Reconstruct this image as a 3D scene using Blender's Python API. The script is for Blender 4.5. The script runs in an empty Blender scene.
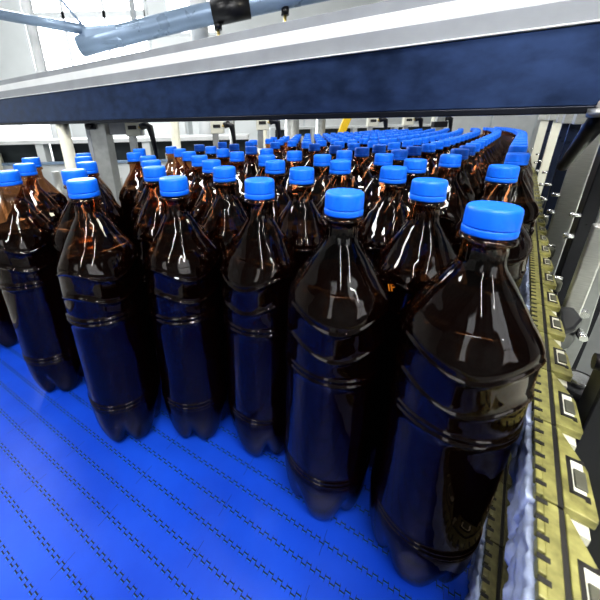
import bpy, bmesh, math, random
from mathutils import Vector, Matrix, noise
random.seed(7)
PI = math.pi
sc = bpy.context.scene
C = sc.collection

# ------------------------------------------------------------------ helpers
def link(o, parent=None):
    C.objects.link(o)
    if parent is not None:
        o.parent = parent
    return o

def mesh_obj(name, verts, faces, mat, parent=None, smooth=False):
    me = bpy.data.meshes.new(name)
    me.from_pydata([tuple(v) for v in verts], [], faces)
    me.materials.append(mat)
    if smooth:
        me.polygons.foreach_set('use_smooth', [True] * len(me.polygons))
    me.update()
    return link(bpy.data.objects.new(name, me), parent)

class MB:
    """collects shapes, becomes one mesh object"""
    def __init__(s):
        s.bm = bmesh.new()
    def box(s, lo, hi, M=None, bev=0.0, seg=2):
        t = bmesh.new()
        bmesh.ops.create_cube(t, size=1)
        for v in t.verts:
            v.co = Vector([lo[i] + (v.co[i] + .5) * (hi[i] - lo[i]) for i in range(3)])
        if bev:
            bmesh.ops.bevel(t, geom=t.edges[:], offset=bev, segments=seg, affect='EDGES', profile=.5)
        if M is not None:
            bmesh.ops.transform(t, matrix=M, verts=t.verts)
        s._add(t)
        return s
    def prism(s, pts, z0, z1, M=None, bev=0.0):
        t = bmesh.new()
        a = [t.verts.new((p[0], p[1], z0)) for p in pts]
        b = [t.verts.new((p[0], p[1], z1)) for p in pts]
        n = len(pts)
        t.faces.new(a[::-1]); t.faces.new(b)
        for i in range(n):
            t.faces.new((a[i], a[(i + 1) % n], b[(i + 1) % n], b[i]))
        bmesh.ops.recalc_face_normals(t, faces=t.faces[:])
        if bev:
            bmesh.ops.bevel(t, geom=t.edges[:], offset=bev, segments=2, affect='EDGES', profile=.5)
        if M is not None:
            bmesh.ops.transform(t, matrix=M, verts=t.verts)
        s._add(t)
        return s
    def tube(s, pts, r, n=14, caps=True):
        pts = [Vector(p) for p in pts]
        rr = r if isinstance(r, (list, tuple)) else [r] * len(pts)
        t = bmesh.new(); rings = []
        for i, p in enumerate(pts):
            d = (pts[min(i + 1, len(pts) - 1)] - pts[max(i - 1, 0)]).normalized()
            x = d.orthogonal().normalized() if not rings else (ax - d * ax.dot(d)).normalized()
            ax = x; y = d.cross(x)
            rings.append([t.verts.new(p + (x * math.cos(2 * PI * k / n) + y * math.sin(2 * PI * k / n)) * rr[i]) for k in range(n)])
        for a, b in zip(rings, rings[1:]):
            for k in range(n):
                t.faces.new((a[k], a[(k + 1) % n], b[(k + 1) % n], b[k])).smooth = True
        if caps:
            t.faces.new(rings[0][::-1]); t.faces.new(rings[-1])
        bmesh.ops.recalc_face_normals(t, faces=t.faces[:])
        s._add(t)
        return s
    def _add(s, t):
        me = bpy.data.meshes.new('tmp'); t.to_mesh(me); t.free()
        s.bm.from_mesh(me); bpy.data.meshes.remove(me)
    def build(s, name, mat, parent=None):
        me = bpy.data.meshes.new(name); s.bm.to_mesh(me); s.bm.free()
        me.materials.append(mat)
        return link(bpy.data.objects.new(name, me), parent)

def empty(name, loc=(0, 0, 0), rotz=0):
    o = bpy.data.objects.new(name, None); o.location = loc; o.rotation_euler = (0, 0, rotz)
    o.empty_display_size = .05
    return link(o)

def tag(o, label, cat, group=None, kind=None):
    o['label'] = label; o['category'] = cat
    if group: o['group'] = group
    if kind: o['kind'] = kind
    return o

def struct(o):
    o['kind'] = 'structure'; return o

# ------------------------------------------------------------------ materials
def mat(name):
    m = bpy.data.materials.new(name); m.use_nodes = True
    nt = m.node_tree; nt.nodes.clear()
    out = nt.nodes.new('ShaderNodeOutputMaterial')
    return m, nt, out

def N(nt, typ, **kw):
    n = nt.nodes.new(typ)
    for k, v in kw.items():
        if k.startswith('i_'):
            n.inputs[k[2:].replace('_', ' ')].default_value = v
        else:
            setattr(n, k, v)
    return n

def pbr(name, col, rough=.5, metal=0.0, var=.12, scale=30, bump=0.0, stretch=None, spec=.5, coat=0, rvar=.1):
    m, nt, out = mat(name)
    b = N(nt, 'ShaderNodeBsdfPrincipled')
    b.inputs['Metallic'].default_value = metal
    b.inputs['Specular IOR Level'].default_value = spec
    b.inputs['Coat Weight'].default_value = coat
    tc = N(nt, 'ShaderNodeTexCoord'); mp = N(nt, 'ShaderNodeMapping')
    if stretch: mp.inputs['Scale'].default_value = stretch
    nz = N(nt, 'ShaderNodeTexNoise'); nz.inputs['Scale'].default_value = scale; nz.inputs['Detail'].default_value = 5
    nt.links.new(tc.outputs['Object'], mp.inputs[0]); nt.links.new(mp.outputs[0], nz.inputs['Vector'])
    cr = N(nt, 'ShaderNodeValToRGB')
    cr.color_ramp.elements[0].position = .3; cr.color_ramp.elements[1].position = .7
    cr.color_ramp.elements[0].color = tuple(c * (1 - var) for c in col) + (1,)
    cr.color_ramp.elements[1].color = tuple(min(1, c * (1 + var)) for c in col) + (1,)
    nt.links.new(nz.outputs['Fac'], cr.inputs[0]); nt.links.new(cr.outputs[0], b.inputs['Base Color'])
    mr = N(nt, 'ShaderNodeMapRange'); mr.inputs['To Min'].default_value = max(0.02, rough - rvar); mr.inputs['To Max'].default_value = min(1, rough + rvar)
    nt.links.new(nz.outputs['Fac'], mr.inputs[0]); nt.links.new(mr.outputs[0], b.inputs['Roughness'])
    if bump:
        bp = N(nt, 'ShaderNodeBump'); bp.inputs['Strength'].default_value = bump; bp.inputs['Distance'].default_value = .002
        nt.links.new(nz.outputs['Fac'], bp.inputs['Height']); nt.links.new(bp.outputs[0], b.inputs['Normal'])
    nt.links.new(b.outputs[0], out.inputs[0])
    return m

def emis(name, col, s, grad=0.0):
    m, nt, out = mat(name)
    e = N(nt, 'ShaderNodeEmission'); e.inputs[0].default_value = (*col, 1); e.inputs[1].default_value = s
    if grad:
        tc = N(nt, 'ShaderNodeTexCoord'); nz = N(nt, 'ShaderNodeTexNoise'); nz.inputs['Scale'].default_value = 1.2
        mr = N(nt, 'ShaderNodeMapRange'); mr.inputs['To Min'].default_value = s * (1 - grad); mr.inputs['To Max'].default_value = s * (1 + grad)
        nt.links.new(tc.outputs['Object'], nz.inputs['Vector']); nt.links.new(nz.outputs['Fac'], mr.inputs[0]); nt.links.new(mr.outputs[0], e.inputs[1])
    nt.links.new(e.outputs[0], out.inputs[0])
    return m

def m_shell():
    m, nt, out = mat('amber_pet')
    tr = N(nt, 'ShaderNodeBsdfTransparent'); tr.inputs[0].default_value = (.60, .40, .26, 1)
    gl = N(nt, 'ShaderNodeBsdfGlossy'); gl.inputs['Roughness'].default_value = .03; gl.inputs[0].default_value = (1, 1, 1, 1)
    lw = N(nt, 'ShaderNodeLayerWeight'); lw.inputs[0].default_value = .5
    p = N(nt, 'ShaderNodeMath', operation='POWER'); p.inputs[1].default_value = 4.2
    mu = N(nt, 'ShaderNodeMath', operation='MULTIPLY_ADD'); mu.inputs[1].default_value = .6; mu.inputs[2].default_value = .033
    mx = N(nt, 'ShaderNodeMixShader')
    tc = N(nt, 'ShaderNodeTexCoord'); nz = N(nt, 'ShaderNodeTexNoise'); nz.inputs['Scale'].default_value = 26; nz.inputs['Detail'].default_value = 1
    bp = N(nt, 'ShaderNodeBump'); bp.inputs['Strength'].default_value = .30; bp.inputs['Distance'].default_value = .004
    mpp = N(nt, 'ShaderNodeMapping'); mpp.inputs['Scale'].default_value = (2.4, 2.4, .35)
    nt.links.new(tc.outputs['Object'], mpp.inputs[0]); nt.links.new(mpp.outputs[0], nz.inputs['Vector'])
    nt.links.new(nz.outputs['Fac'], bp.inputs['Height']); nt.links.new(bp.outputs[0], gl.inputs['Normal'])
    nt.links.new(lw.outputs['Facing'], p.inputs[0]); nt.links.new(p.outputs[0], mu.inputs[0]); nt.links.new(mu.outputs[0], mx.inputs[0])
    nt.links.new(tr.outputs[0], mx.inputs[1]); nt.links.new(gl.outputs[0], mx.inputs[2]); nt.links.new(mx.outputs[0], out.inputs[0])
    return m

def m_liquid():
    m, nt, out = mat('dark_beer')
    b = N(nt, 'ShaderNodeBsdfPrincipled')
    b.inputs['Base Color'].default_value = (.020, .0055, .0012, 1); b.inputs['Roughness'].default_value = .02
    b.inputs['IOR'].default_value = 1.20; b.inputs['Transmission Weight'].default_value = .72
    nt.links.new(b.outputs[0], out.inputs[0])
    return m

def m_cap():
    m, nt, out = mat('blue_cap_plastic')
    b = N(nt, 'ShaderNodeBsdfPrincipled')
    b.inputs['Roughness'].default_value = .42
    b.inputs['Subsurface Weight'].default_value = .0
    tc = N(nt, 'ShaderNodeTexCoord'); nz = N(nt, 'ShaderNodeTexNoise'); nz.inputs['Scale'].default_value = 180
    nt.links.new(tc.outputs['Object'], nz.inputs['Vector'])
    cr = N(nt, 'ShaderNodeValToRGB')
    cr.color_ramp.elements[0].color = (.003, .135, .78, 1); cr.color_ramp.elements[1].color = (.006, .19, .95, 1)
    nt.links.new(nz.outputs['Fac'], cr.inputs[0]); nt.links.new(cr.outputs[0], b.inputs['Base Color'])
    nt.links.new(b.outputs[0], out.inputs[0])
    return m

def m_belt(ang):
    m, nt, out = mat('blue_modular_belt')
    L = nt.links.new
    tc = N(nt, 'ShaderNodeTexCoord'); mp = N(nt, 'ShaderNodeMapping'); mp.inputs['Rotation'].default_value = (0, 0, -ang)
    L(tc.outputs['Object'], mp.inputs[0])
    sp = N(nt, 'ShaderNodeSeparateXYZ'); L(mp.outputs[0], sp.inputs[0])
    def M(op, a, b=None, c=None):
        n = N(nt, 'ShaderNodeMath', operation=op)
        for i, v in enumerate((a, b, c)):
            if v is None: continue
            if isinstance(v, (int, float)): n.inputs[i].default_value = v
            else: L(v, n.inputs[i])
        return n.outputs[0]
    X, Y = sp.outputs[0], sp.outputs[1]
    P = .02539; T = .0098; A = .00145
    row = M('FLOOR', M('DIVIDE', M('ADD', Y, 10 * P - .0984 + 4 * P + P * .5), P))
    yl = M('SUBTRACT', M('SUBTRACT', M('ADD', Y, 10 * P - .0984 + 4 * P + P * .5), M('MULTIPLY', row, P)), P * .5)
    sn = M('MULTIPLY', M('SINE', M('MULTIPLY', X, 2 * PI / T)), 5)
    sq = M('MULTIPLY', M('MAXIMUM', M('MINIMUM', sn, 1), -1), A)
    riser = M('LESS_THAN', M('ABSOLUTE', sn), 1.0)
    dist = M('DIVIDE', M('ABSOLUTE', M('SUBTRACT', yl, sq)), M('MULTIPLY_ADD', riser, 4.2, 1.0))
    line = N(nt, 'ShaderNodeMapRange'); line.inputs['From Min'].default_value = .0008; line.inputs['From Max'].default_value = .0005
    L(dist, line.inputs[0])
    # thin bright lip next to the groove
    lipd = M('DIVIDE', M('ABSOLUTE', M('ADD', M('SUBTRACT', yl, sq), .0009)), M('MULTIPLY_ADD', riser, 4.2, 1.0))
    lip = N(nt, 'ShaderNodeMapRange'); lip.inputs['From Min'].default_value = .0005; lip.inputs['From Max'].default_value = .0002; L(lipd, lip.inputs[0])
    # seams across, staggered row by row
    xo = M('ADD', X, M('MULTIPLY', M('MODULO', row, 2), .11))
    xs = M('ABSOLUTE', M('SUBTRACT', M('FRACT', M('DIVIDE', M('ADD', xo, 5), .22)), .5))
    seam = M('LESS_THAN', xs, .0018)
    seam = M('MULTIPLY', seam, .55)
    nz = N(nt, 'ShaderNodeTexNoise'); nz.inputs['Scale'].default_value = 9; nz.inputs['Detail'].default_value = 4; L(tc.outputs['Object'], nz.inputs['Vector'])
    cr = N(nt, 'ShaderNodeValToRGB'); cr.color_ramp.elements[0].position = .3; cr.color_ramp.elements[1].position = .72
    cr.color_ramp.elements[0].color = (.004, .042, .37, 1); cr.color_ramp.elements[1].color = (.011, .074, .52, 1)
    L(nz.outputs['Fac'], cr.inputs[0])
    m1 = N(nt, 'ShaderNodeMix', data_type='RGBA'); L(lip.outputs[0], m1.inputs[0]); L(cr.outputs[0], m1.inputs[6]); m1.inputs[7].default_value = (.02, .14, .55, 1)
    m2 = N(nt, 'ShaderNodeMix', data_type='RGBA'); L(M('MAXIMUM', line.outputs[0], seam), m2.inputs[0]); L(m1.outputs[2], m2.inputs[6]); m2.inputs[7].default_value = (.004, .009, .020, 1)
    b = N(nt, 'ShaderNodeBsdfPrincipled'); b.inputs['Specular IOR Level'].default_value = .38; L(m2.outputs[2], b.inputs['Base Color'])
    n2 = N(nt, 'ShaderNodeTexNoise'); n2.inputs['Scale'].default_value = 20; n2.inputs['Detail'].default_value = 3; L(tc.outputs['Object'], n2.inputs['Vector'])
    mr = N(nt, 'ShaderNodeMapRange'); mr.inputs['To Min'].default_value = .24; mr.inputs['To Max'].default_value = .46; L(n2.outputs['Fac'], mr.inputs[0]); L(mr.outputs[0], b.inputs['Roughness'])
    h = M('SUBTRACT', M('MULTIPLY', n2.outputs['Fac'], .35), M('MAXIMUM', line.outputs[0], seam))
    bp = N(nt, 'ShaderNodeBump'); bp.inputs['Strength'].default_value = .5; bp.inputs['Distance'].default_value = .0008; L(h, bp.inputs['Height']); L(bp.outputs[0], b.inputs['Normal'])
    L(b.outputs[0], out.inputs[0])
    return m

MS = dict(
    shell=m_shell(), liquid=m_liquid(), cap=m_cap(), belt=m_belt(-.5528),
    panel=pbr('belt_reflection_steel', (.036, .062, .145), .36, .8, .3, 12, .15, (1, 3, 3)),  # stainless steel, blue reflection of the belt put into its colour
    lip=pbr('dark_lip', (.012, .014, .022), .35, .6),
    grey_rail=pbr('pale_grey_aluminium', (.30, .315, .34), .42, .15, .08, 20),
    white_rail=pbr('white_strip', (.74, .76, .77), .4, 0, .04, 20),
    steel=pbr('brushed_steel', (.62, .62, .58), .33, .8, .1, 60, .1, (1, 1, 12)),
    post=pbr('satin_steel_post', (.42, .43, .42), .38, .7, .12, 40),
    black=pbr('black_plastic', (.008, .008, .011), .32, 0, .3, 40),
    navy=pbr('navy_painted_bar', (.012, .018, .04), .3, .3, .2, 30),
    cream=pbr('cream_painted_bar', (.72, .71, .60), .45, 0, .08, 20),
    beige=pbr('beige_block', (.66, .65, .55), .45, 0, .08, 20),
    link=pbr('warm_lit_chain_plastic', (.26, .245, .085), .36, .15, .5, 90, .5),  # yellow tint of the warm light partly put into the plastic's colour
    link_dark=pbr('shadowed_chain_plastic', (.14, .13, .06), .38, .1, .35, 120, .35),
    wear=pbr('cream_wear_strip', (.75, .74, .62), .4, 0, .1, 40),
    pad=pbr('belt_reflection_rubber', (.44, .50, .68), .45, 0, .2, 150, .5),  # blue reflection of the belt put into the pad colour
    lug=pbr('dark_lug', (.10, .10, .075), .4, .2, .3, 90),
    slot=pbr('slot_shade', (.012, .011, .01), .5, 0, .2, 60),  # dark colour standing for the shade inside slots, notches and grooves
    yellow=pbr('yellow_paint', (.95, .62, .02), .4, 0, .05, 20),
    machine=pbr('pale_machine_paint', (.70, .73, .74), .4, .1, .1, 6),
    dark=pbr('dark_opening', (.035, .045, .05), .5, 0, .3, 9),
    wall=pbr('white_wall', (.82, .83, .82), .7, 0, .04, 2),
    floor=pbr('grey_floor', (.40, .42, .42), .45, 0, .15, 3),
    pipe=pbr('blue_grey_pipe', (.30, .40, .55), .3, .3, .12, 8),
    white=pbr('white_pipe', (.85, .86, .86), .4, 0, .04, 8),
    sheet=pbr('pale_sheet_cover', (.66, .70, .62), .4, .1, .06, 60),
    bolt=pbr('zinc_bolt', (.80, .80, .78), .25, .9, .1, 80),
    brass=pbr('brass_stud', (.70, .55, .22), .3, .8, .1, 80),
)
MS['letter_glint'] = pbr('amber_letter_glint', (.60, .20, .015), .4)  # glint on the embossed letters, given as their colour
MS['ceil'] = pbr('grey_ceiling', (.24, .25, .25), .8, 0, .3, 1.5)
MS['window'] = emis('daylight_glass', (.90, .96, 1.0), 11, .12)
MS['tube'] = emis('tube_glow', (1, .99, .96), 40)
MS['panel_glow'] = emis('panel_glow', (1, .99, .97), 60)
MS['window_soft'] = emis('frosted_daylight', (.96, .98, 1.0), 3.2, .15)

# ------------------------------------------------------------------ bottle
# (z, radius, wave amplitude)
PROF = [(.3482, .0122, 0), (.3448, .0124, 0), (.3440, .0156, 0), (.3425, .0166, 0), (.3410, .0166, 0), (.3398, .0156, 0), (.3388, .0131, 0),
        (.335, .0131, 0), (.330, .0132, 0), (.3265, .0136, 0), (.322, .0152, 0), (.3165, .0188, 0), (.310, .0230, .0003), (.3035, .0270, .0008), (.2965, .0311, .0015),
        (.289, .0352, .0025), (.2855, .0376, .003), (.280, .0406, .0045), (.2750, .0430, .0055), (.2705, .0446, .0065), (.2672, .0452, .007), (0.2661, 0.0452, 0.007), (0.2654, 0.0456, 0.007), (0.2646, 0.0462, 0.007), (0.2639, 0.0465, 0.007), (0.2631, 0.0465, 0.007), (0.2624, 0.0462, 0.007), (0.2616, 0.0456, 0.007), (0.2609, 0.0452, 0.007), (.259, .0451, .007), (.252, .0451, .0068), (.244, .0455, .0064),
        (0.2376, 0.0456, 0.006), (0.2369, 0.0460, 0.006), (0.2361, 0.0466, 0.006), (0.2354, 0.0469, 0.006), (0.2346, 0.0469, 0.006), (0.2339, 0.0466, 0.006), (0.2331, 0.0460, 0.006), (0.2324, 0.0456, 0.006), (.231, .0456, .0058),
        (.224, .0458, .003), (.2165, .0459, .0006), (0.2132, 0.0457, 0), (0.2125, 0.0461, 0), (0.2117, 0.0467, 0), (0.2110, 0.0470, 0), (0.2102, 0.0470, 0), (0.2095, 0.0467, 0), (0.2087, 0.0461, 0), (0.2080, 0.0457, 0), (0.2071, 0.0457, 0), (0.2064, 0.0461, 0), (0.2056, 0.0467, 0), (0.2049, 0.0470, 0), (0.2041, 0.0470, 0), (0.2034, 0.0467, 0), (0.2026, 0.0461, 0), (0.2019, 0.0457, 0), (.197, .0458, 0), (.185, .0458, 0), (.170, .0458, 0), (.155, .0458, 0), (.140, .0458, 0), (.125, .0458, 0),
        (.110, .0458, 0), (.096, .0458, 0), (.088, .0458, 0), (0.0848, 0.0457, 0), (0.0841, 0.0461, 0), (0.0833, 0.0467, 0), (0.0826, 0.0470, 0), (0.0818, 0.0470, 0), (0.0811, 0.0467, 0), (0.0803, 0.0461, 0), (0.0796, 0.0457, 0), (0.0790, 0.0457, 0), (0.0783, 0.0461, 0), (0.0775, 0.0467, 0), (0.0768, 0.0470, 0), (0.0760, 0.0470, 0), (0.0753, 0.0467, 0), (0.0745, 0.0461, 0), (0.0738, 0.0457, 0), (.0735, .0460, 0), (.068, .0461, 0)]
FOOT = [(.0431, .050), (.0428, .042), (.0420, .033), (.0405, .024), (.0383, .015), (.0352, .0065), (.0315, .0015), (.0270, .0), (.0225, .0030), (.0170, .0085), (.0090, .0130), (0.0008, .0140)]
VALL = [(.0431, .050), (.0424, .0445), (.0408, .0390), (.0384, .0330), (.0355, .0275), (.0320, .0230), (.0280, .0200), (.0240, .0180), (.0200, .0165), (.0150, .0155), (.0085, .0148), (0.0008, .0140)]

def bottle_mesh(name, m, inset=0.0, ztop=None, seg=80):
    verts = []; rows = []
    def add(fn):
        rows.append(len(verts))
        for k in range(seg):
            verts.append(fn(2 * PI * k / seg))
    if ztop is not None:
        for rr in (.0008, .013, .0280, .0348):
            add(lambda a, rr=rr: (rr * math.cos(a), rr * math.sin(a), ztop + (0 if rr < .034 else .0007)))
    for z, r, A in PROF:
        if ztop is not None and z > ztop - .0005: continue
        def fn(a, z=z, r=r, A=A):
            rib = .0003 * math.cos(20 * a) if .328 < z < .337 else 0
            q = r - inset + rib
            return (q * math.cos(a), q * math.sin(a), z - A * math.cos(3 * a))
        add(fn)
    for (rf, zf), (rv, zv) in zip([(a * 1.07, b * 1.28) for a, b in FOOT], [(a * 1.07, b * 1.28) for a, b in VALL]):
        def fn(a, rf=rf, zf=zf, rv=rv, zv=zv):
            w = .5 + .5 * math.cos(5 * a); w = w ** .34 if w > 0 else 0
            w = w * w * (3 - 2 * w)
            r = rv + (rf - rv) * w - inset; z = zv + (zf - zv) * w + inset
            r = max(r, .0004)
            return (r * math.cos(a), r * math.sin(a), z)
        add(fn)
    faces = []
    for a, b in zip(rows, rows[1:]):
        for k in range(seg):
            k2 = (k + 1) % seg
            faces.append((a + k, b + k, b + k2, a + k2))
    faces.append(tuple(rows[-1] + k for k in range(seg))[::-1])
    if ztop is not None:
        faces.append(tuple(rows[0] + k for k in range(seg)))
    me = bpy.data.meshes.new(name); me.from_pydata(verts, [], faces); me.materials.append(m)
    bm = bmesh.new(); bm.from_mesh(me); bmesh.ops.recalc_face_normals(bm, faces=bm.faces[:])
    for f in bm.faces: f.smooth = True
    bm.to_mesh(me); bm.free()
    return me

def lathe_mesh(name, prof, m, seg=64, knurl=0, kz=None):
    prof = [(z + .0482, r) for z, r in prof]; kz = kz and (kz[0] + .0482, kz[1] + .0482)
    verts = []; faces = []
    for z, r in prof:
        for k in range(seg):
            a = 2 * PI * k / seg
            q = r - (knurl if (k % 2 and kz and kz[0] < z < kz[1]) else 0)
            verts.append((q * math.cos(a), q * math.sin(a), z))
    for i in range(len(prof) - 1):
        for k in range(seg):
            k2 = (k + 1) % seg
            faces.append((i * seg + k, (i + 1) * seg + k, (i + 1) * seg + k2, i * seg + k2))
    faces.append(tuple(range(seg))[::-1]); faces.append(tuple((len(prof) - 1) * seg + k for k in range(seg)))
    me = bpy.data.meshes.new(name); me.from_pydata(verts, [], faces); me.materials.append(m)
    bm = bmesh.new(); bm.from_mesh(me); bmesh.ops.recalc_face_normals(bm, faces=bm.faces[:])
    for f in bm.faces: f.smooth = len(f.verts) == 4
    bm.to_mesh(me); bm.free()
    return me

shell_me = bottle_mesh('bottle_body', MS['shell'])
liquid_me = bottle_mesh('dark_liquid', MS['liquid'], .0008, .2870)
CAPP = [(.3022, .0150), (.3024, .01535), (.3032, .0155), (.3080, .01545), (.3124, .0153), (.3140, .0150), (.3150, .0144), (.3156, .0134), (.3157, .0124), (.3155, .0112), (.31545, .006), (.3154, .0004)]
cap_me = lathe_mesh('cap', CAPP, MS['cap'], 120, .00012, (.303, .3135))
band_me = lathe_mesh('tamper_band', [(.2970, .0148), (.2971, .0154), (.2978, .0157), (.3010, .0157), (.3017, .0155), (.3019, .0150)], MS['cap'])

def make_bottle():
    root = empty('bottle')
    link(bpy.data.objects.new('bottle_body', shell_me), root)
    link(bpy.data.objects.new('dark_liquid', liquid_me), root)
    c = link(bpy.data.objects.new('cap', cap_me), root)
    link(bpy.data.objects.new('tamper_band', band_me), c)
    return root
proto = make_bottle(); used_proto = [False]

def place_bottle(x, y, label, group, rot=None, z=0.0):
    if not used_proto[0]:
        r = proto; used_proto[0] = True
    else:
        r = proto.copy(); C.objects.link(r)
        for ch in proto.children:
            c = ch.copy(); C.objects.link(c); c.parent = r
            for g in ch.children:
                d = g.copy(); C.objects.link(d); d.parent = c
    r.location = (x, y, z)
    r.rotation_euler = (0, 0, random.randrange(4) * PI / 2 if rot is None else rot)
    tag(r, label, 'bottle', group)
    return r

# measured standing places on the belt (metres)
POS = {
 'f1': (-0.3424, 0.4328), 'A1': (-0.3832, 0.5276), 'A2': (-0.4503, 0.6424), 'f2': (-0.1912, 0.3431), 'B1': (-0.2476, 0.4303), 'B2': (-0.2822, 0.5316),
 'B3': (-0.3422, 0.6379), 'B4': (-0.3896, 0.7289), 'f3': (-0.0908, 0.3433), 'C1': (-0.1426, 0.4448), 'C2': (-0.1745, 0.5332), 'C3': (-0.2082, 0.6214),
 'C4': (-0.2699, 0.7146), 'C5': (-0.3022, 0.8405), 'D1': (-0.0423, 0.4249), 'D2': (-0.0715, 0.5150), 'D3': (-0.1051, 0.6035), 'D4': (-0.1457, 0.7053),
 'D5': (-0.1886, 0.8062), 'D6': (-0.2363, 0.9086), 'G5': (-0.0384, 0.6697), 'G6': (-0.0774, 0.7709), 'G8': (-0.1681, 0.9746), 'G7': (-0.1198, 0.8734),
 'E7': (-0.1099, 1.0962), 'E6': (-0.0623, 0.9630), 'E5': (-0.0103, 0.8374), 'H5': (-0.0184, 1.0796), 'f4': (0.0037, 0.3177), 'f5': (0.0718, 0.2480),
 'E1': (0.0579, 0.3948), 'G1': (0.1681, 0.3862), 'E2': (0.0300, 0.4865), 'G2': (0.1274, 0.4687), 'G3': (0.1188, 0.5620), 'E3': (0.0210, 0.5795),
 'G4': (0.0800, 0.6540), 'H3': (0.1784, 0.6377), 'I4': (0.2366, 0.7117), 'H2': (0.2240, 0.5560), 'E4': (0.0260, 0.7384), 'H4': (0.1631, 0.8857),
 'I5': (0.2002, 0.7985), 'I8': (0.2686, 0.8763), 'I7': (0.3044, 0.7886), 'I3': (0.2835, 0.6297), 'H1': (0.2333, 0.4620), 'f7': (0.1639, 0.2943),
 'f6': (.1530, .1930), 'I1': (0.2966, 0.3749), 'J2': (0.4281, 0.5182), 'I2': (0.3159, 0.5134), 'J1': (0.3953, 0.6178), 'I6': (0.3489, 0.7053),
 'I9': (0.3699, 0.8575)}
ORD = ['first', 'second', 'third', 'fourth', 'fifth', 'sixth', 'seventh', 'eighth', 'ninth', 'tenth', 'eleventh', 'twelfth', 'thirteenth', 'fourteenth', 'fifteenth',
       'sixteenth', 'seventeenth', 'eighteenth', 'nineteenth', 'twentieth']
FRONT = {'f1': 'blue-capped dark brown bottle at the left end of the front line, nearest the photo edge',
 'f2': 'blue-capped dark brown bottle, second from left in the front line',
 'f3': 'blue-capped dark brown bottle, third from left in the front line',
 'f4': 'blue-capped dark brown bottle in the centre of the front line, fourth from left',
 'f5': 'large blue-capped dark brown bottle, second nearest to the viewer, fifth from left',
 'f6': 'largest and nearest dark brown bottle with blue cap, beside the guide chain',
 'f7': 'blue-capped dark brown bottle wedged behind and between the two nearest bottles'}
BEH = {'A': 'the leftmost front one', 'B': 'the second front one', 'C': 'the third front one', 'D': 'the fourth front one',
       'E': 'the second nearest one', 'G': 'the wedged front one'}
FC = {'f1': 0, 'f2': 15, 'f3': 15, 'f4': -30, 'f5': 0, 'f6': 8, 'f7': 40}
ROT = {k: math.atan2(-POS[k][1], -POS[k][0]) + math.radians(v) for k, v in FC.items()}
pts = {k: Vector((v[0], v[1])) for k, v in POS.items()}
keys = list(pts)
for it in range(60):      # let touching bottles settle apart
    for i, a in enumerate(keys):
        for b in keys[i + 1:]:
            d = pts[b] - pts[a]
            if 1e-6 < d.length < .0945:
                s = (.0945 - d.length) * .5; d.normalize()
                pts[a] -= d * s; pts[b] += d * s
for k in keys:
    p = pts[k]
    if k in FRONT:
        lab = FRONT[k]; grp = 'bottles in the front line'
    elif k[0] in BEH:
        n = int(k[1:]); lab = 'brown bottle, %s in the file running back left from %s' % (ORD[n - 1], BEH[k[0]])
        grp = 'bottles in files behind the front line'
    elif k == 'I1':
        lab = 'brown bottle with blue cap directly behind the nearest bottle, beside the guide chain'; grp = 'bottles in files behind the front line'
    elif k == 'J2':
        lab = 'brown bottle with blue cap along the guide chain, just before the dense single file begins'; grp = 'bottles in files behind the front line'
    else:
        o = sorted([q for q in keys if q[0] in 'HIJ' and q not in ('I1', 'J2')], key=lambda q: pts[q].length)
        lab = 'brown bottle in mid crowd, %s nearest behind the wedged front bottle' % ORD[o.index(k)]
        grp = 'bottles in the middle of the crowd'
    place_bottle(p.x, p.y, lab, grp, ROT.get(k))

allp = [pts[k].copy() for k in keys]; nfix = len(allp)
RN = Vector((.772, -.636, 0)); RD = Vector((.636, .772, 0))      # across / along the guide chain
def off(d): return -.08 * max(0, d - 1.6) ** 2
LEFT = [(-.14, .95), (-.10, 1.08), (.07, 1.46), (.25, 1.8), (.5, 2.0), (.8, 2.27), (1.1, 2.55), (1.38, 2.75)]
def xat(poly, y):
    if y <= poly[0][1]: return poly[0][0]
    for a, b in zip(poly, poly[1:]):
        if y <= b[1]: return a[0] + (b[0] - a[0]) * (y - a[1]) / (b[1] - a[1])
    return poly[-1][0]
LIM = {0: 3.02, 1: 2.9, 2: 2.75}
crowd = []
for m in range(0, 18):
    for k in range(0, 40):
        d = .672 + .0970 * (k + .5 * (m % 2))
        if d > LIM.get(m, 2.62): break
        p3 = RN * (-.0015 - m * .0845 + off(d)) + RD * d
        p = Vector((p3.x, p3.y))
        if p.y < .60 or (m > 2 and p.x < xat(LEFT, p.y)) or (m > 2 and p.y < .74): continue
        if not all((p - q).length > .082 for q in allp): continue
        crowd.append([m, d, p])
if len(crowd) > 225:
    keep = sorted(crowd, key=lambda c: (c[0] > 2, c[2].y))[:225]
    crowd = [c for c in crowd if any(c is q for q in keep)]
for it in range(110):
    for i, a in enumerate(crowd):
        for b in crowd[i + 1:]:
            v = b[2] - a[2]
            if 1e-6 < v.length < .0938:
                s_ = (.0938 - v.length) * .5; v.normalize(); a[2] -= v * s_; b[2] += v * s_
        for q in allp:
            v = a[2] - q
            if v.length < .0938: a[2] += v.normalized() * (.0938 - v.length)
        if a[0] == 0:
            lim = -.0012 + off(a[1]); n_ = a[2].x * RN.x + a[2].y * RN.y
            if n_ > lim: a[2] -= Vector((RN.x, RN.y)) * (n_ - lim)
seq = {0: 0, 1: 0, 2: 0}
NAME = {0: 'the file beside the guide chain', 1: 'the second file from the guide chain', 2: 'the third file from the guide chain'}
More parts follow.
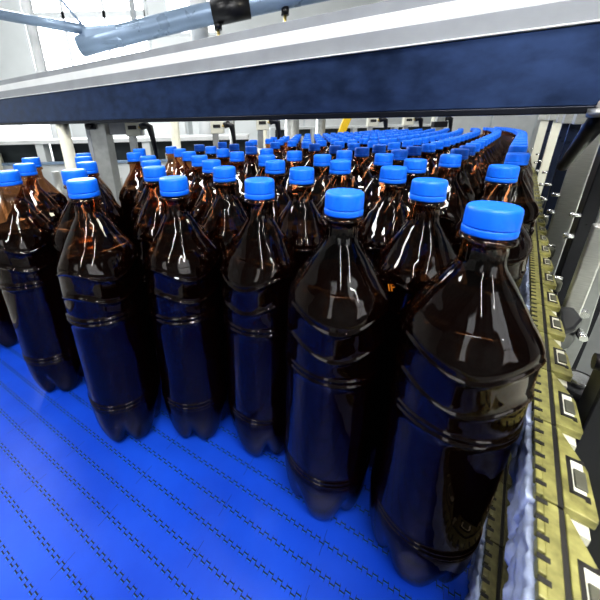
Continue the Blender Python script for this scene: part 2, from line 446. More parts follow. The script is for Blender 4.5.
for m, d, p in crowd:
    if m < 3:
        i = seq[m]; seq[m] += 1
        if i < 20: place_bottle(p.x, p.y, 'brown bottle, %s in %s' % (ORD[i], NAME[m]), 'bottles in ' + NAME[m])
        else: place_bottle(p.x, p.y, 'tiny far brown bottle at the distant end of %s' % NAME[m], 'bottles in ' + NAME[m])
    elif p.y < 1.5:
        place_bottle(p.x, p.y, 'small brown bottle with blue cap packed in the crowd under the overhead beam', 'bottles packed under the overhead beam')
    else:
        place_bottle(p.x, p.y, 'tiny distant brown bottle, only its blue cap showing below the beam', 'distant bottle caps')
print('crowd', len(crowd), seq)
# one more at the far left, its body cut by the photo's edge
place_bottle(-.535, .545, 'brown bottle cut by the left edge of the photo, only its lower body showing', 'bottles in the front line')

# raised letters on the wedged bottle's shoulder, their orange glint put into the colour
def letters(txt, pos, az, size, tilt, roll, m, parent):
    cu = bpy.data.curves.new('raised_lettering', 'FONT'); cu.body = txt; cu.size = size; cu.extrude = .0003; cu.align_x = 'CENTER'; cu.align_y = 'CENTER'
    ob = bpy.data.objects.new('raised_lettering', cu); C.objects.link(ob)
    me = bpy.data.meshes.new_from_object(ob.evaluated_get(bpy.context.evaluated_depsgraph_get()))
    bpy.data.objects.remove(ob); bpy.data.curves.remove(cu)
    me.materials.clear(); me.materials.append(m)
    o = link(bpy.data.objects.new('raised_lettering', me), parent)
    W = Matrix.Translation(pos) @ Matrix.Rotation(az + PI / 2, 4, 'Z') @ Matrix.Rotation(PI / 2 - tilt, 4, 'X') @ Matrix.Rotation(roll, 4, 'Z')
    P = Matrix.Translation(parent.location) @ Matrix.Rotation(parent.rotation_euler.z, 4, 'Z')
    o.matrix_local = P.inverted() @ W
wedged = [o for o in bpy.data.objects if o.get('label') == FRONT['f7']][0]
azl = math.radians(-141)
letters('IF', Vector((wedged.location.x + .0462 * math.cos(azl), wedged.location.y + .0462 * math.sin(azl), .2655)), azl, .010, math.radians(14), math.radians(24), MS['letter_glint'], wedged)

# ------------------------------------------------------------------ belt
BL = [(-.75, -.5), (-.64, .3), (-.60, .62), (-.52, .82), (-.38, .96), (-.22, 1.14), (-.07, 1.46), (.12, 1.95), (.45, 2.3), (.95, 2.75), (1.4, 3.0)]
BR = [tuple((RN * (.060 + off(d)) + RD * d)[:2]) for d in (3.1, 2.8, 2.5, 2.2, 1.9, 1.6, .8, 0, -.5)]
belt = MB().prism(BL + BR, -.012, 0).build('conveyor_belt', MS['belt'])
tag(belt, 'bright blue modular plastic conveyor belt with zigzag hinge lines under the bottles', 'conveyor belt')
fr = empty('conveyor_side_rail', (0, 0, 0))
mb = MB()
for a, b in zip(BL, BL[1:]):
    a = Vector((*a, 0)); b = Vector((*b, 0)); d = (b - a); L_ = d.length; ang = math.atan2(d.y, d.x)
    M = Matrix.Translation(a) @ Matrix.Rotation(ang, 4, 'Z')
    mb.box((-.004, .004, -.16), (L_ + .004, .016, .012), M, .002)
mb.build('side_plate', MS['steel'], fr)
for x, y in [(-.63, .58), (-.13, 1.4), (1.0, 2.85)]:
    MB().box((x - .03, y - .03, -.9), (x + .03, y + .03, -.02), None, .003).build('leg', MS['post'], fr)
tag(fr, 'low stainless side frame along the left edge of the blue belt', 'conveyor frame')

# ------------------------------------------------------------------ guide chains (rail coordinates n, d)
def RP(n, d, z): return RN * (n + off(d)) + RD * d + Vector((0, 0, z))
def RM(n, d, z):
    p = RP(n, d, z); q = RP(n, d + .01, z)
    t = (q - p).normalized(); nn = Vector((t.y, -t.x, 0))
    M = Matrix((( nn.x, t.x, 0, p.x), (nn.y, t.y, 0, p.y), (0, 0, 1, p.z), (0, 0, 0, 1)))
    return M
PITCH = .0655
def link_meshes(m_link):
    me = {}
    L_ = PITCH - .0014
    mb = MB()
    # inner toothed strip: comb of small lands with open notches on the bottle side
    mb.box((.0030, 0, -.007), (.0095, L_, 0), None, .0006)
    k = 6; w = L_ / k
    for i in range(k):
        mb.box((0, i * w + .0016, -.007), (.0034, (i + 1) * w - .0012, -.0002), None, .0006)
    mb.box((.0095, .0, -.007), (.0122, L_, -.0030))
    # tab
    tab = [(.0120, .001), (.0255, .001), (.0262, .004), (.0250, .034), (.0240, .038), (.0135, .0630), (.0120, .0630)]
    mb.prism(tab, -.006, .0002, None, .0006)
    # raised square lug in the slot
    o = mb.build('x', m_link); me['plate'] = o.data; bpy.data.objects.remove(o)
    mb = MB(); mb.box((.0176, .0175, 0), (.0232, .0310, .0018), None, .0006)
    o = mb.build('x', MS['lug']); me['lug'] = o.data; bpy.data.objects.remove(o)
    mb = MB(); mb.box((.0096, .0, -.0030), (.0119, L_, -.0006))  # dark strip filling the groove in place of its shade
    o = mb.build('x', MS['slot']); me['groove'] = o.data; bpy.data.objects.remove(o)
    mb = MB()
    # U-shaped slot, dark strips laid on top for the shade in the recess
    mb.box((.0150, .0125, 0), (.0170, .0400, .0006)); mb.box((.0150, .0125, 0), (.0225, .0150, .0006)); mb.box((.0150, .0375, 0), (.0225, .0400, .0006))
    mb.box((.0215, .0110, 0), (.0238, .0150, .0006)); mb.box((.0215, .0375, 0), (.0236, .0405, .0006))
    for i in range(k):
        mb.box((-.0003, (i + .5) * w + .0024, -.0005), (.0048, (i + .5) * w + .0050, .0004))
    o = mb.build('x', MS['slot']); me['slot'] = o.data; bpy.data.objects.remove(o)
    mb = MB(); mb.box((.0168, .0150, -.0008), (.0180, .0375, .0005)); mb.box((.0178, .0150, -.0008), (.0225, .0180, .0005)); mb.box((.0178, .0310, -.0008), (.0225, .0375, .0005))
    o = mb.build('x', MS['wear']); me['inlay'] = o.data; bpy.data.objects.remove(o)
    mb = MB(); mb.box((.0130, .0600, -.012), (.0235, PITCH + .0035, -.0065))
    o = mb.build('x', MS['wear']); me['wear'] = o.data; bpy.data.objects.remove(o)
    # lumpy rubber pad hanging on the bottle side
    bm = bmesh.new()
    bmesh.ops.create_cube(bm, size=1)
    for v in bm.verts: v.co = Vector((.0012 + v.co.x * .007, PITCH * .5 + v.co.y * (PITCH - .002), -.031 + v.co.z * .046))
    bmesh.ops.subdivide_edges(bm, edges=bm.edges[:], cuts=15, use_grid_fill=True)
    for v in bm.verts:
        q = v.co * 95
        side = 1 if v.co.x < 0 else .2
        v.co.x += side * (.0042 * noise.noise(q) + .0026 * noise.noise(q * 2.3))
        v.co.y += .0010 * noise.noise(q * 1.3 + Vector((5, 3, 1)))
        v.co.z += .0022 * noise.noise(q * 1.5 + Vector((9, 3, 1)))
    m_ = bpy.data.meshes.new('pad'); bm.to_mesh(m_); bm.free(); m_.materials.append(MS['pad'])
    m_.polygons.foreach_set('use_smooth', [True] * len(m_.polygons)); me['pad'] = m_
    return me
def chain(n0, z, d0, count, mlink, label, grp=None):
    root = empty('guide_chain', RP(n0, max(d0, 0), z))
    tag(root, label, 'chain', grp)
    inv = Matrix.Translation(-root.location)
    ms = link_meshes(mlink)
    for i in range(count):
        M = RM(n0, d0 + i * PITCH, z)
        l = bpy.data.objects.new('chain_link', ms['plate']); link(l, root); l.matrix_local = inv @ M
        for nm, key in (('slot_shade_strip', 'slot'), ('groove', 'groove'), ('lug', 'lug'), ('slot_inlay', 'inlay'), ('wear_block', 'wear'), ('rubber_pad', 'pad')):
            if i > 26 and key != 'pad': continue
            link(bpy.data.objects.new(nm, ms[key]), l)
    # carrier rail under the links
    mb = MB(); n = 30
    D = [d0 + (count * PITCH) * i / n for i in range(n + 1)]
    for a, b in zip(D, D[1:]):
        pa = RP(n0 + .006, a, z); pb = RP(n0 + .006, b, z); d = pb - pa
        M = Matrix.Translation(pa - root.location) @ Matrix.Rotation(math.atan2(d.y, d.x), 4, 'Z')
        mb.box((0, -.012, -.045), (d.length, 0, -.0105), M)
    mb.build('carrier_rail', MS['link_dark'], root)
    return root
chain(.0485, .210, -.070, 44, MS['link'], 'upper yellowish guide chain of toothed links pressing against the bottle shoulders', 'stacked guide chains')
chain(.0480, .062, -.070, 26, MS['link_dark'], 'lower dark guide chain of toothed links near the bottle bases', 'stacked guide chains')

o = empty('added_reflection_blocker', RP(.082, .6, -.14))  # added plate, keeps the pale cover out of the bottle reflections
mb = MB(); I_ = Matrix.Translation(-o.location); D = [-.12 + .104 * i for i in range(15)]
for a, b in zip(D, D[1:]):
    pa = RP(.0765, a, 0); pb = RP(.0765, b, 0); dv = pb - pa
    mb.box((0, -.003, -.14), (dv.length, 0, .150), I_ @ Matrix.Translation(pa) @ Matrix.Rotation(math.atan2(dv.y, dv.x), 4, 'Z'))
mb.build('plate', MS['black'], o)
MB().box((0, -.012, -.16), (.25, .012, -.138), I_ @ Matrix.Translation(RP(.078, .2, 0)) @ Matrix.Rotation(math.atan2(RD.y, RD.x), 4, 'Z')).build('foot_bar', MS['post'], o)
tag(o, 'added dark plate behind the stacked guide chains, blocking reflections of the pale cover', 'plate')

# ------------------------------------------------------------------ overhead beam
bd = Vector((.829, -.559, -.010)).normalized(); bnv = Vector((-.559, -.829, 0)).normalized()
BP = Vector((.091, .681, 0)); bu = bd.cross(-bnv)
if bu.z < 0: bu = -bu
BM = Matrix(((bd.x, -bnv.x, bu.x, BP.x), (bd.y, -bnv.y, bu.y, BP.y), (bd.z, 0, bu.z, 0), (0, 0, 0, 1)))   # x along, y away from viewer, z up
beam = empty('overhead_beam', (.091, .681, .425))
bi = Matrix.Translation(-beam.location) @ BM
X0, X1 = -3.0, 1.6
MB().box((X0, 0, .434), (X1, .05, .530), bi, .0015).build('dark_face_panel', MS['panel'], beam)
MB().box((X0, -.0015, .4245), (X1, .052, .434), bi, .0012).build('bottom_lip', MS['lip'], beam)
MB().box((X0, -.006, .530), (X1, .05, .5325), bi, .0008).build('bright_edge', MS['white_rail'], beam)
MB().box((X0, .001, .5325), (X1, .05, .560), bi, .001).build('lower_grey_rail', MS['grey_rail'], beam)
MB().box((X0, .004, .560), (X1, .05, .583), bi, .001).build('white_strip', MS['white_rail'], beam)
MB().box((X0, .008, .583), (X1, .05, .602), bi, .001).build('upper_grey_rail', MS['grey_rail'], beam)
tag(beam, 'long overhead guard beam with dark blue face panel and pale striped rail above the bottles', 'beam')

def inn(parent):
    return Matrix.Translation(-parent.location)

# support post under the beam, seen behind the second bottle
o = empty('support_post', (-.578, 1.23, -.9))
MB().box((-.612, 1.20, -.9), (-.544, 1.26, .44), inn(o), .003).build('post', MS['post'], o)
MB().box((-.614, 1.198, -.9), (-.600, 1.2015, .44), inn(o), .0).build('bright_edge_strip', MS['grey_rail'], o)
MB().tube([Vector((-.605, 1.192, .425)) - o.location, Vector((-.575, 1.192, .425)) - o.location], .012).build('clamp_knob', MS['black'], o)
MB().box((-.540, 1.22, .392), (-.475, 1.25, .445), inn(o), .003).build('bracket', MS['grey_rail'], o)
tag(o, 'wide grey steel post hanging below the beam behind the second bottle', 'post')

def thin_post(x, y, w, z0, z1, m, label, lean=0.0, group='thin posts behind the beam'):
    o = empty('thin_post', (x, y, z0))
    MB().tube([(lean, 0, z1 - z0), (0, 0, 0)], w / 2, 12).build('pole', m, o)
    MB().tube([(0, 0, .012), (0, 0, 0)], w * .9, 12).build('foot', m, o)
    tag(o, label, 'post', group)
thin_post(-.735, 1.27, .045, -.9, .52, MS['cream'], 'thin cream post left of the wide grey steel post', 0)
thin_post(-1.80, 2.2, .08, -.9, .60, MS['cream'], 'thin cream post at the left photo edge before the far machine', 0)
thin_post(-.46, 1.9, .05, -.9, .55, MS['cream'], 'cream post between the two left lever clamps')
thin_post(-.14, 2.05, .035, -.9, .55, MS['post'], 'slim grey post between the second and third lever clamps')
thin_post(.05, 2.1, .06, -.9, .55, MS['cream'], 'cream post just right of the third lever clamp')
thin_post(.26, 2.3, .10, -.9, .55, MS['post'], 'stout grey post under the middle of the beam')
thin_post(.69, 3.45, .10, -.9, .65, MS['post'], 'grey post just left of the yellow slanted bar')

# lever clamps along the beam
def lever_clamp(x, y, z, s, label):
    o = empty('lever_clamp', (x, y, z)); m = Matrix.Scale(s, 4)
    MB().box((-.029, -.015, -.025), (.026, .02, .024), m, .003).build('clamp_block', MS['beige'], o)
    MB().box((-.018, -.017, -.002), (.012, -.014, .011), m).build('slot', MS['slot'], o)
    MB().box((-.024, -.01, -.10), (.000, .01, -.024), m, .002).build('stem', MS['post'], o)
    MB().box((-.014, .0, .024), (.014, .015, .06), m, .002).build('hanger', MS['post'], o)
    MB().tube([m @ Vector(p) for p in [(.014, -.006, .005), (.034, -.014, .006)]], .007 * s).build('brass_stud', MS['brass'], o)
    MB().tube([m @ Vector(p) for p in [(.028, -.014, .006), (.044, -.016, .012), (.060, -.016, .004), (.066, -.016, -.035), (.072, -.016, -.105)]], [.012 * s, .0145 * s, .0125 * s, .009 * s, .0065 * s]).build('lever_handle', MS['black'], o)
    tag(o, label, 'clamp', 'lever clamps below the beam')
lever_clamp(-.436, 1.2, .412, 1, 'beige clamp with black lever right of the wide grey post, leftmost of the lever clamps')
lever_clamp(-.195, 1.75, .408, 1.25, 'beige clamp with black lever, second from left below the beam')
lever_clamp(.045, 1.76, .420, 1.25, 'beige clamp with black lever, third from left below the beam')
lever_clamp(.93, 2.6, .42, 1.5, 'beige clamp with black lever right of the yellow bar')
lever_clamp(1.28, 2.75, .42, 1.5, 'beige clamp with black lever above the far caps in the middle right')
lever_clamp(1.72, 3.1, .42, 1.7, 'small beige clamp with black lever near the dark upright post')
# dark post among far caps
o = empty('dark_support_post', (1.66, 2.96, -.90)); MB().box((-.035, -.02, 0), (.035, .02, 1.36), None, .003).build('upright', MS['post'], o)
MB().box((-.06, -.03, 1.26), (.06, .03, 1.31), None, .004).build('collar', MS['black'], o)
tag(o, 'dark upright post standing between the far files of caps', 'post')
# yellow diagonal bar
o = empty('yellow_bar', (.93, 3.4, -.9)); MB().box((-.036, -.02, -.25), (.036, .02, .30), Matrix.Translation((0, 0, 1.30)) @ Matrix.Rotation(math.radians(20), 4, 'Y'), .003).build('bar', MS['yellow'], o)
MB().box((-.10, -.03, 0), (-.03, .03, 1.12), None, .003).build('stand', MS['post'], o)
tag(o, 'short yellow slanted bar behind the far caps', 'bar')

# ------------------------------------------------------------------ far machine line on the left
def machine(x0, x1, y, zt, hh, label, n):
    o = empty('machine_line', ((x0 + x1) / 2, y, -.9)); I = inn(o)
    MB().box((x0, y, -.9), (x1, y + .5, zt - hh), I, .004).build('cabinet_body', MS['machine'], o)
    MB().box((x0, y - .03, zt - .02), (x1, y + .5, zt + .010), I, .004).build('top_rail', MS['white_rail'], o)
    MB().box((x0, y - .02, zt - hh), (x1, y + .02, zt - hh + .02), I, .003).build('bottom_rail', MS['pipe'], o)
    w = (x1 - x0) / n
    for i in range(n):
        MB().box((x0 + i * w, y - .015, zt - hh + .02), (x0 + i * w + .06, y + .06, zt - .015), I, .003).build('upright', MS['machine'], o)
        MB().box((x0 + i * w + .06, y + .08, zt - hh + .01), (x0 + (i + 1) * w, y + .12, zt - .02), I).build('dark_window', MS['dark'], o)
        rr = random.Random(i * 5 + n)
        for k in range(3):
            xx = x0 + i * w + .1 + rr.random() * (w - .2); h = .03 + rr.random() * .06
            MB().tube([Vector((xx, y + .04, zt - hh)) - o.location, Vector((xx, y + .04, zt - hh + .02 + h)) - o.location], .02 + .02 * rr.random()).build('fitting', MS['beige'], o)
    tag(o, label, 'machine')
machine(-2.45, -.05, 2.45, .335, .17, 'long pale machine with a dark windowed band behind the left bottles', 3)
machine(.2, 2.3, 4.2, .37, .2, 'pale machine with dark openings beyond the far end of the belt', 4)
o = empty('pipe_rack', (-1.3, 2.05, -.9))
for k in range(5):
    x = -1.70 + k * .2
    MB().tube([Vector((x, 2.05, -.9)) - o.location, Vector((x, 2.05, .06 + .05 * (k % 3))) - o.location], .022).build('upright_pipe', MS['steel'], o)
for z in (.0, -.2):
    MB().tube([Vector((-1.75, 2.05, z)) - o.location, Vector((-.8, 2.05, z)) - o.location], .02).build('cross_pipe', MS['grey_rail'], o)
tag(o, 'rack of small steel pipes behind the left bottles and the cream post', 'pipe rack')
for i, (x, w, h, lab) in enumerate([(-4.2, 1.3, 1.6, 'white cabinet below the far windows at the left edge'), (-2.0, 1.6, 1.45, 'wide white cabinet low behind the long pale machine'), (.9, 1.5, 1.6, 'white cabinet behind the far end of the bottle crowd'), (4.3, 1.7, 1.9, 'white cabinet at the right behind the dark guide posts')]):
    o = empty('cabinet', (x, 6.2, -.9))
    MB().box((-w / 2, -.2, 0), (w / 2, .2, h), None, .01).build('body', MS['machine'], o)
    MB().box((-w / 2 + .05, -.215, .1), (-.02, -.2, h - .06), None, .004).build('door', MS['white'], o)
    MB().box((.02, -.215, .1), (w / 2 - .05, -.2, h - .06), None, .004).build('door', MS['white'], o)
    tag(o, lab, 'cabinet')

# ------------------------------------------------------------------ pipes above
def pipe(name, ptsl, r, m, label, cat='pipe', extra=None, part='pipe_run'):
    o = empty(name, ptsl[0])
    MB().tube([Vector(p) - Vector(ptsl[0]) for p in ptsl], r, 20).build(part, m, o)
    if extra: extra(o)
    tag(o, label, cat)
    return o
def sleeves(o):
    base = Vector(o.location)
    def S(p, q, r, m, nm): MB().tube([Vector(p) - base, Vector(q) - base], r, 18).build(nm, m, o)
    S((-.30, 2.8, 1.216), (-.02, 2.8, 1.262), .086, MS['black'], 'rubber_sleeve')
    for x, z in ((-.262, 1.125), (.25, 1.21)):
        S((x, 2.79, z + .03), (x, 2.79, z - .02), .030, MS['black'], 'clamp_nut')
        S((x, 2.79, z - .01), (x, 2.79, z - .13), .012, MS['brass'], 'threaded_stud')
    S((-2.8, 2.8, 1.42), (-1.9, 2.8, 1.24), .036, MS['pipe'], 'branch_pipe')
    S((-1.9, 2.8, 1.24), (-1.15, 2.8, 1.105), .036, MS['pipe'], 'branch_pipe')
    MB().box((-.16, -.07, -.07), (.14, .07, .07), inn(o) @ Matrix.Translation((-1.13, 2.8, 1.08)) @ Matrix.Rotation(math.radians(-2), 4, 'Y'), .03).build('junction_housing', MS['pipe'], o)
    S((-.9, 2.8, 1.12), (-.9, 2.8, 3.6 + 1), .02, MS['white'], 'hanger_rod')
pipe('overhead_pipe', [(-1.34, 2.8, 1.02), (-1.16, 2.8, 1.06), (-.47, 2.8, 1.19), (.37, 2.8, 1.325), (1.6, 2.8, 1.52)], .075, MS['pipe'], 'thick blue grey pipe with a branch running up right above the beam', extra=sleeves)
pipe('vertical_duct', [(-.45, 3.1, -.9), (-.45, 3.1, 4.6)], .075, MS['white'], 'white vertical duct behind the blue grey pipe', 'duct', part='duct_tube')
pipe('window_post', [(-1.86, 3.1, -.9), (-1.88, 3.1, 4.6)], .042, MS['white'], 'slim white post before the bright windows', 'post', part='pole')
pipe('hanging_cable', [(-1.75, 2.72, 2.2), (-1.39, 2.72, 1.31), (-1.27, 2.72, 1.15)], .009, MS['pipe'], 'thin dark cable dropping to the blue grey pipe', 'cable', part='cable_run')

# ------------------------------------------------------------------ frames on the right, beyond the chain
RR = Matrix(((RN.x, RD.x, 0, 0), (RN.y, RD.y, 0, 0), (0, 0, 1, 0), (0, 0, 0, 1)))
def rbox(mbx, n0, n1, d0, d1, z0, z1, root, bev=.0015):
    return mbx.box((n0, d0, z0), (n1, d1, z1), inn(root) @ RR, bev)
def rpos(n, d, z): return RN * n + RD * d + Vector((0, 0, z))
def rail_post(n0, n1, d, t, z1, m, label, block=True, name='guide_post', z0=-.9):
    o = empty(name, rpos((n0 + n1) / 2, d, z0))
    rbox(MB(), n0, n1, d, d + t, z0, z1, o).build('upright', m, o)
    if block:
        rbox(MB(), n0 - .014, n1 + .014, d - .014, d + t + .014, z1 - .002, z1 + .026, o).build('top_block', MS['steel'], o)
        for zz, r, l in ((.262, .004, .014), (.225, .0048, .013)):
            b = rpos(n0 + .001, d + .004, zz) - o.location
            MB().tube([b, b - RN * l], r).build('adjusting_screw', MS['bolt'], o)
    tag(o, label, 'post', 'guide posts behind the chain')
    return o
rail_post(.082, .097, .485, .016, .303, MS['steel'], 'short bright square steel bar with cut top end beside the slotted plate', False)
rail_post(.102, .165, .720, .05, .405, MS['black'], 'broad black post behind the short steel bar')
rail_post(.087, .119, .900, .02, .405, MS['steel'], 'flat silver post left of the broad black post')
rail_post(.080, .112, 1.04, .02, .405, MS['navy'], 'narrow dark navy post left of the flat silver post')
rail_post(.082, .108, 1.28, .02, .405, MS['navy'], 'navy post below the tip of the black lever')
rail_post(.078, .118, 1.62, .03, .41, MS['cream'], 'cream bar among the dark guide posts')
rail_post(.078, .112, 1.93, .03, .41, MS['navy'], 'dark slim post left of the cream bar, near the file of caps')
rail_post(.06, .12, 2.3, .03, .41, MS['cream'], 'farthest cream post behind the end of the caps file')
o = rail_post(.082, .130, .292, .030, .47, MS['black'], 'black upright bar at the right edge beside the nearest links', False)
b = rpos(.083, .291, .25) - o.location
MB().tube([b, b - RN * .010], .006).build('knob', MS['black'], o)
o = empty('slotted_plate', rpos(.1, .53, .055))
Mp = inn(o) @ Matrix(((RN.x, 0, RD.x, 0), (RN.y, 0, RD.y, 0), (0, 1, 0, 0), (0, 0, 0, 1)))
MB().prism([(.116, .055), (.1185, .150), (.114, .233), (.108, .40), (.086, .40), (.090, .283), (.100, .150), (.102, .055)], .530, .536, Mp, .001).build('plate', MS['post'], o)
MB().prism([(.0985, .212), (.1015, .207), (.1045, .212), (.1045, .236), (.1015, .241), (.0985, .236)], .5285, .5302, Mp, 0).build('slot', MS['slot'], o)
def rtube(p, q, r, root, name, m, n=6): MB().tube([p - root.location, q - root.location], r, n).build(name, m, root)
rtube(rpos(.0965, .531, .207), rpos(.0965, .520, .207), .0045, o, 'hex_bolt', MS['bolt'])
rtube(rpos(.107, .531, .180), rpos(.107, .519, .180), .005, o, 'hex_bolt', MS['bolt'])
rtube(rpos(.118, .531, .232), rpos(.165, .47, .232), .006, o, 'screw_end', MS['bolt'], 14)
tag(o, 'grey slotted steel plate with two hex bolts at the right', 'plate')
o = empty('chain_bracket', rpos(.08, .44, .19))
MB().prism([(.074, .405), (.086, .425), (.094, .452), (.088, .478), (.074, .470)], .178, .206, inn(o) @ RR, .003).build('bracket_body', MS['black'], o)
rtube(rpos(.091, .44, .196), rpos(.0935, .424, .196), .004, o, 'hex_bolt', MS['bolt'])
tag(o, 'black angled bracket with a hex bolt tucked behind the chain links', 'bracket')
o = empty('roller_disc', rpos(.088, .37, .17))
rtube(rpos(.090, .37, .165), rpos(.090, .37, .178), .020, o, 'rubber_disc', MS['black'], 28)
rtube(rpos(.090, .37, .177), rpos(.090, .37, .183), .009, o, 'hub', MS['bolt'], 20)
tag(o, 'round black roller disc under the second nearest chain tab', 'roller')
o = empty('sheet_cover', rpos(.3, .6, .03))
rbox(MB(), .19, .85, .02, 1.9, .10, .106, o, .001).build('cover_sheet', MS['sheet'], o)
MB().prism([(.100, .02), (.19, .10), (.19, .106), (.100, .026)], .06, .515, inn(o) @ Matrix(((RN.x, 0, RD.x, 0), (RN.y, 0, RD.y, 0), (0, 1, 0, 0), (0, 0, 0, 1))), 0).build('sloping_apron', MS['sheet'], o)
tag(o, 'pale grey green sheet metal cover beyond the chain on the right', 'cover')
o = empty('black_lever', rpos(.083, .86, .325))
a = rpos(.074, .86, .326); b = rpos(.078, .68, .404); c = rpos(.080, .62, .43)
MB().tube([p - o.location for p in (a + (a - b) * .05, a, a.lerp(b, .12), b, c)], [.004, .0095, .0085, .012, .013], 16).build('lever_arm', MS['black'], o)
rtube(rpos(.080, .62, .415), rpos(.080, .62, .426), .02, o, 'pivot_hub', MS['steel'], 20)
tag(o, 'black tapered lever handle pointing down left at the right edge below the beam', 'lever')
for d, lab in ((.60, 'small steel clamp behind the chain, nearest the slotted plate'), (.76, 'small steel clamp behind the chain left of the broad black post'), (1.0, 'small steel clamp behind the chain left of the silver post'), (1.25, 'farthest small steel clamp behind the chain')):
    o = empty('rail_clamp', rpos(.085, d, .17))
    rbox(MB(), .0775, .090, d - .009, d + .009, .172, .190, o, .003).build('clamp_body', MS['lug'], o)
    rtube(rpos(.0745, d, .192), rpos(.089, d, .192), .003, o, 'cross_pin', MS['bolt'], 12)
    rbox(MB(), .0785, .089, d - .006, d + .006, .13, .173, o, .002).build('neck', MS['black'], o)
    tag(o, lab, 'clamp', 'small clamps behind the chain')

# ------------------------------------------------------------------ room
def sbox(name, lo, hi, m):
    return struct(MB().box(lo, hi).build(name, m))
sbox('floor', (-8, -5, -1.0), (8, 9.1, -.9), MS['floor'])
sbox('ceiling', (-8, -5, 4.6), (8, 9.1, 4.7), MS['ceil'])
sbox('wall_left', (-8.1, -5, -.9), (-8, 9.1, 4.6), MS['wall'])
sbox('wall_right', (8, -5, -.9), (8.1, 9.1, 4.6), MS['wall'])
sbox('wall_front', (-8, -5.1, -.9), (8, -5, 4.6), MS['ceil'])
sbox('wall_back', (-8, 9.1, -.9), (8, 9.2, 4.6), MS['wall'])
def window(i, x0, x1, z0, z1, y, nx, pm):
    root = MB(); t = .07
    root.box((x0 - t, y - .04, z0 - t), (x1 + t, y + .04, z0)); root.box((x0 - t, y - .04, z1), (x1 + t, y + .04, z1 + t))
    zm = z0 + (z1 - z0) * .52
    root.box((x0, y - .04, zm - t), (x1, y + .04, zm + t))
    for k in range(nx + 1):
        xx = x0 + (x1 - x0) * k / nx
        root.box((xx - t / 2, y - .04, z0), (xx + t / 2, y + .04, z1))
    o = root.build('window_%d' % i, MS['white']); struct(o)
    MB().box((x0, y - .008, z0), (x1, y + .008, z1)).build('pane', pm, o)
window(1, -5.6, -2.6, 1.85, 4.1, 9.03, 3, MS['window'])
window(2, -2.1, -.9, 2.6, 4.1, 9.03, 1, MS['window_soft'])
window(3, -3.4, -1.9, .6, 3.4, -4.93, 2, MS['window_soft'])
window(4, 1.2, 3.6, .6, 3.4, -4.93, 2, MS['window_soft'])
def tube_light(x, y, z, L_, ang, lab):
    o = empty('ceiling_light', (x, y, z), ang)
    MB().box((-L_ / 2, -.07, .03), (L_ / 2, .07, .08), None, .005).build('housing', MS['white'], o)
    for s in (-1, 1):
        MB().tube([(-L_ / 2 + .03, s * .035, .01), (L_ / 2 - .03, s * .035, .01)], .016, 12).build('tube', MS['tube'], o)
        MB().tube([(s * L_ * .35, 0, .08), (s * L_ * .35, 0, 4.6 - z)], .006, 8).build('suspension_rod', MS['white'], o)
    tag(o, lab, 'ceiling light', 'fluorescent ceiling lights')
tube_light(.9, -1.4, 2.6, 1.3, math.radians(62), 'twin tube ceiling light above the right side frames')
tube_light(-2.2, 2.0, 2.9, 1.3, 0, 'twin tube ceiling light over the long pale machine')
tube_light(1.2, 3.6, 2.9, 1.3, 0, 'twin tube ceiling light over the far bottles')

tube_light(.5, .9, 2.6, 1.5, math.radians(-34), 'twin tube ceiling light above the overhead beam')
def panel_light(x, y, z, L_, W_, ang, lab):
    o = empty('ceiling_panel_light', (x, y, z), ang)
    MB().box((-L_ / 2, -W_ / 2, .02), (L_ / 2, W_ / 2, .07), None, .005).build('housing', MS['white'], o)
    MB().box((-L_ / 2 + .02, -W_ / 2 + .02, .012), (L_ / 2 - .02, W_ / 2 - .02, .02)).build('diffuser', MS['panel_glow'], o)
    for s in (-1, 1):
        MB().tube([(s * L_ * .35, 0, .07), (s * L_ * .35, 0, 4.6 - z)], .006, 8).build('suspension_rod', MS['white'], o)
    tag(o, lab, 'ceiling light', 'panel ceiling lights')
panel_light(.0, -.75, 2.3, 1.6, .30, math.radians(-8), 'added wide panel light above the viewer, for highlights on the bottle rings')  # added lamp, gives the bottle rings their bright arcs
panel_light(-.55, -2.7, 2.45, 2.2, .10, math.radians(84), 'narrow strip ceiling light behind the viewer on the left')
panel_light(1.3, -2.9, 2.45, 2.2, .10, math.radians(98), 'narrow strip ceiling light behind the viewer on the right')
def area(name, loc, target, size, e, col=(1, 1, 1), sy=None):
    l = bpy.data.lights.new(name, 'AREA'); l.energy = e; l.size = size; l.color = col
    if sy: l.shape = 'RECTANGLE'; l.size_y = sy
    o = bpy.data.objects.new(name, l); o.location = loc
    o.rotation_euler = (Vector(target) - Vector(loc)).to_track_quat('-Z', 'Y').to_euler(); C.objects.link(o)
    return o
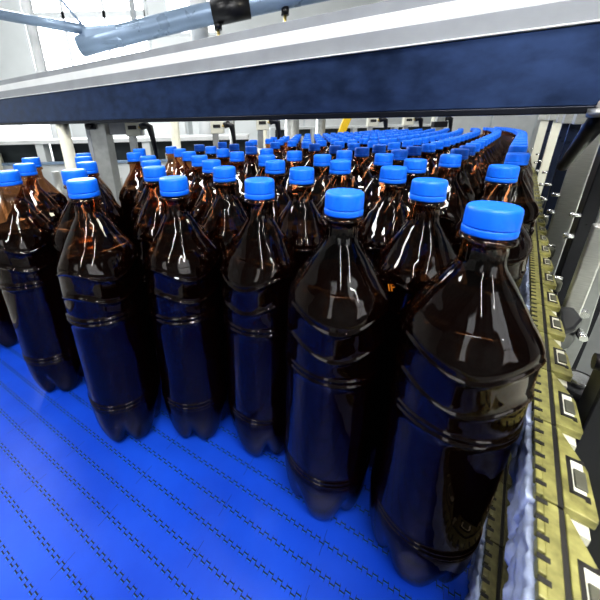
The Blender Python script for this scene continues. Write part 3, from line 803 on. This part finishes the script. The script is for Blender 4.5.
area('daylight_from_windows', (-3.6, 6.5, 3.4), (0, 1, 0), 2.5, 330, (.95, .98, 1), 1.6)
area('added_fill_left', (-2.6, .5, 2.4), (0, .6, .2), .6, 35, (1, .98, .95))  # added lamp without a fixture, lights the bottles from the left
area('back_hall_fill', (-3.5, 5.0, 1.2), (-3.0, 9, 2.6), 1.5, 110, (.95, .98, 1))
area('added_fill_right', (2.6, .4, 2.6), (.4, .6, .2), .6, 28, (1, .93, .75))  # added warm lamp without a fixture, brightens the right side

w = bpy.data.worlds.new('hall_air'); sc.world = w; w.use_nodes = True
w.node_tree.nodes['Background'].inputs[0].default_value = (.85, .9, 1, 1); w.node_tree.nodes['Background'].inputs[1].default_value = .6

# ------------------------------------------------------------------ camera
cd = bpy.data.cameras.new('camera'); cam = bpy.data.objects.new('camera', cd); C.objects.link(cam)
F, PITCHA, ROLL, CH = 310.05, .35317, -.02321, .41547
fwd = Vector((0, math.cos(PITCHA), -math.sin(PITCHA))); right = Vector((1, 0, 0)); up = right.cross(fwd)
r2 = right * math.cos(ROLL) + up * math.sin(ROLL); u2 = up * math.cos(ROLL) - right * math.sin(ROLL)
cam.matrix_world = Matrix(((r2.x, u2.x, -fwd.x, 0), (r2.y, u2.y, -fwd.y, 0), (r2.z, u2.z, -fwd.z, CH), (0, 0, 0, 1)))
cd.sensor_width = 36; cd.lens = 36 * F / 600; cd.shift_x = (300 - 257.25) / 600; cd.shift_y = -(300 - 239.24) / 600; cd.clip_start = .01; cd.clip_end = 100
cd.dof.use_dof = True; cd.dof.focus_distance = .40; cd.dof.aperture_fstop = 14
sc.camera = cam
cy = sc.cycles
cy.max_bounces = 14; cy.transparent_max_bounces = 20; cy.transmission_bounces = 12; cy.glossy_bounces = 5; cy.diffuse_bounces = 3
cy.caustics_reflective = False; cy.caustics_refractive = False; cy.sample_clamp_indirect = 5; cy.use_denoising = True; cy.denoising_prefilter = 'ACCURATE'
sc.view_settings.view_transform = 'Standard'; sc.view_settings.look = 'Medium High Contrast'
sc.view_settings.exposure = 0.0
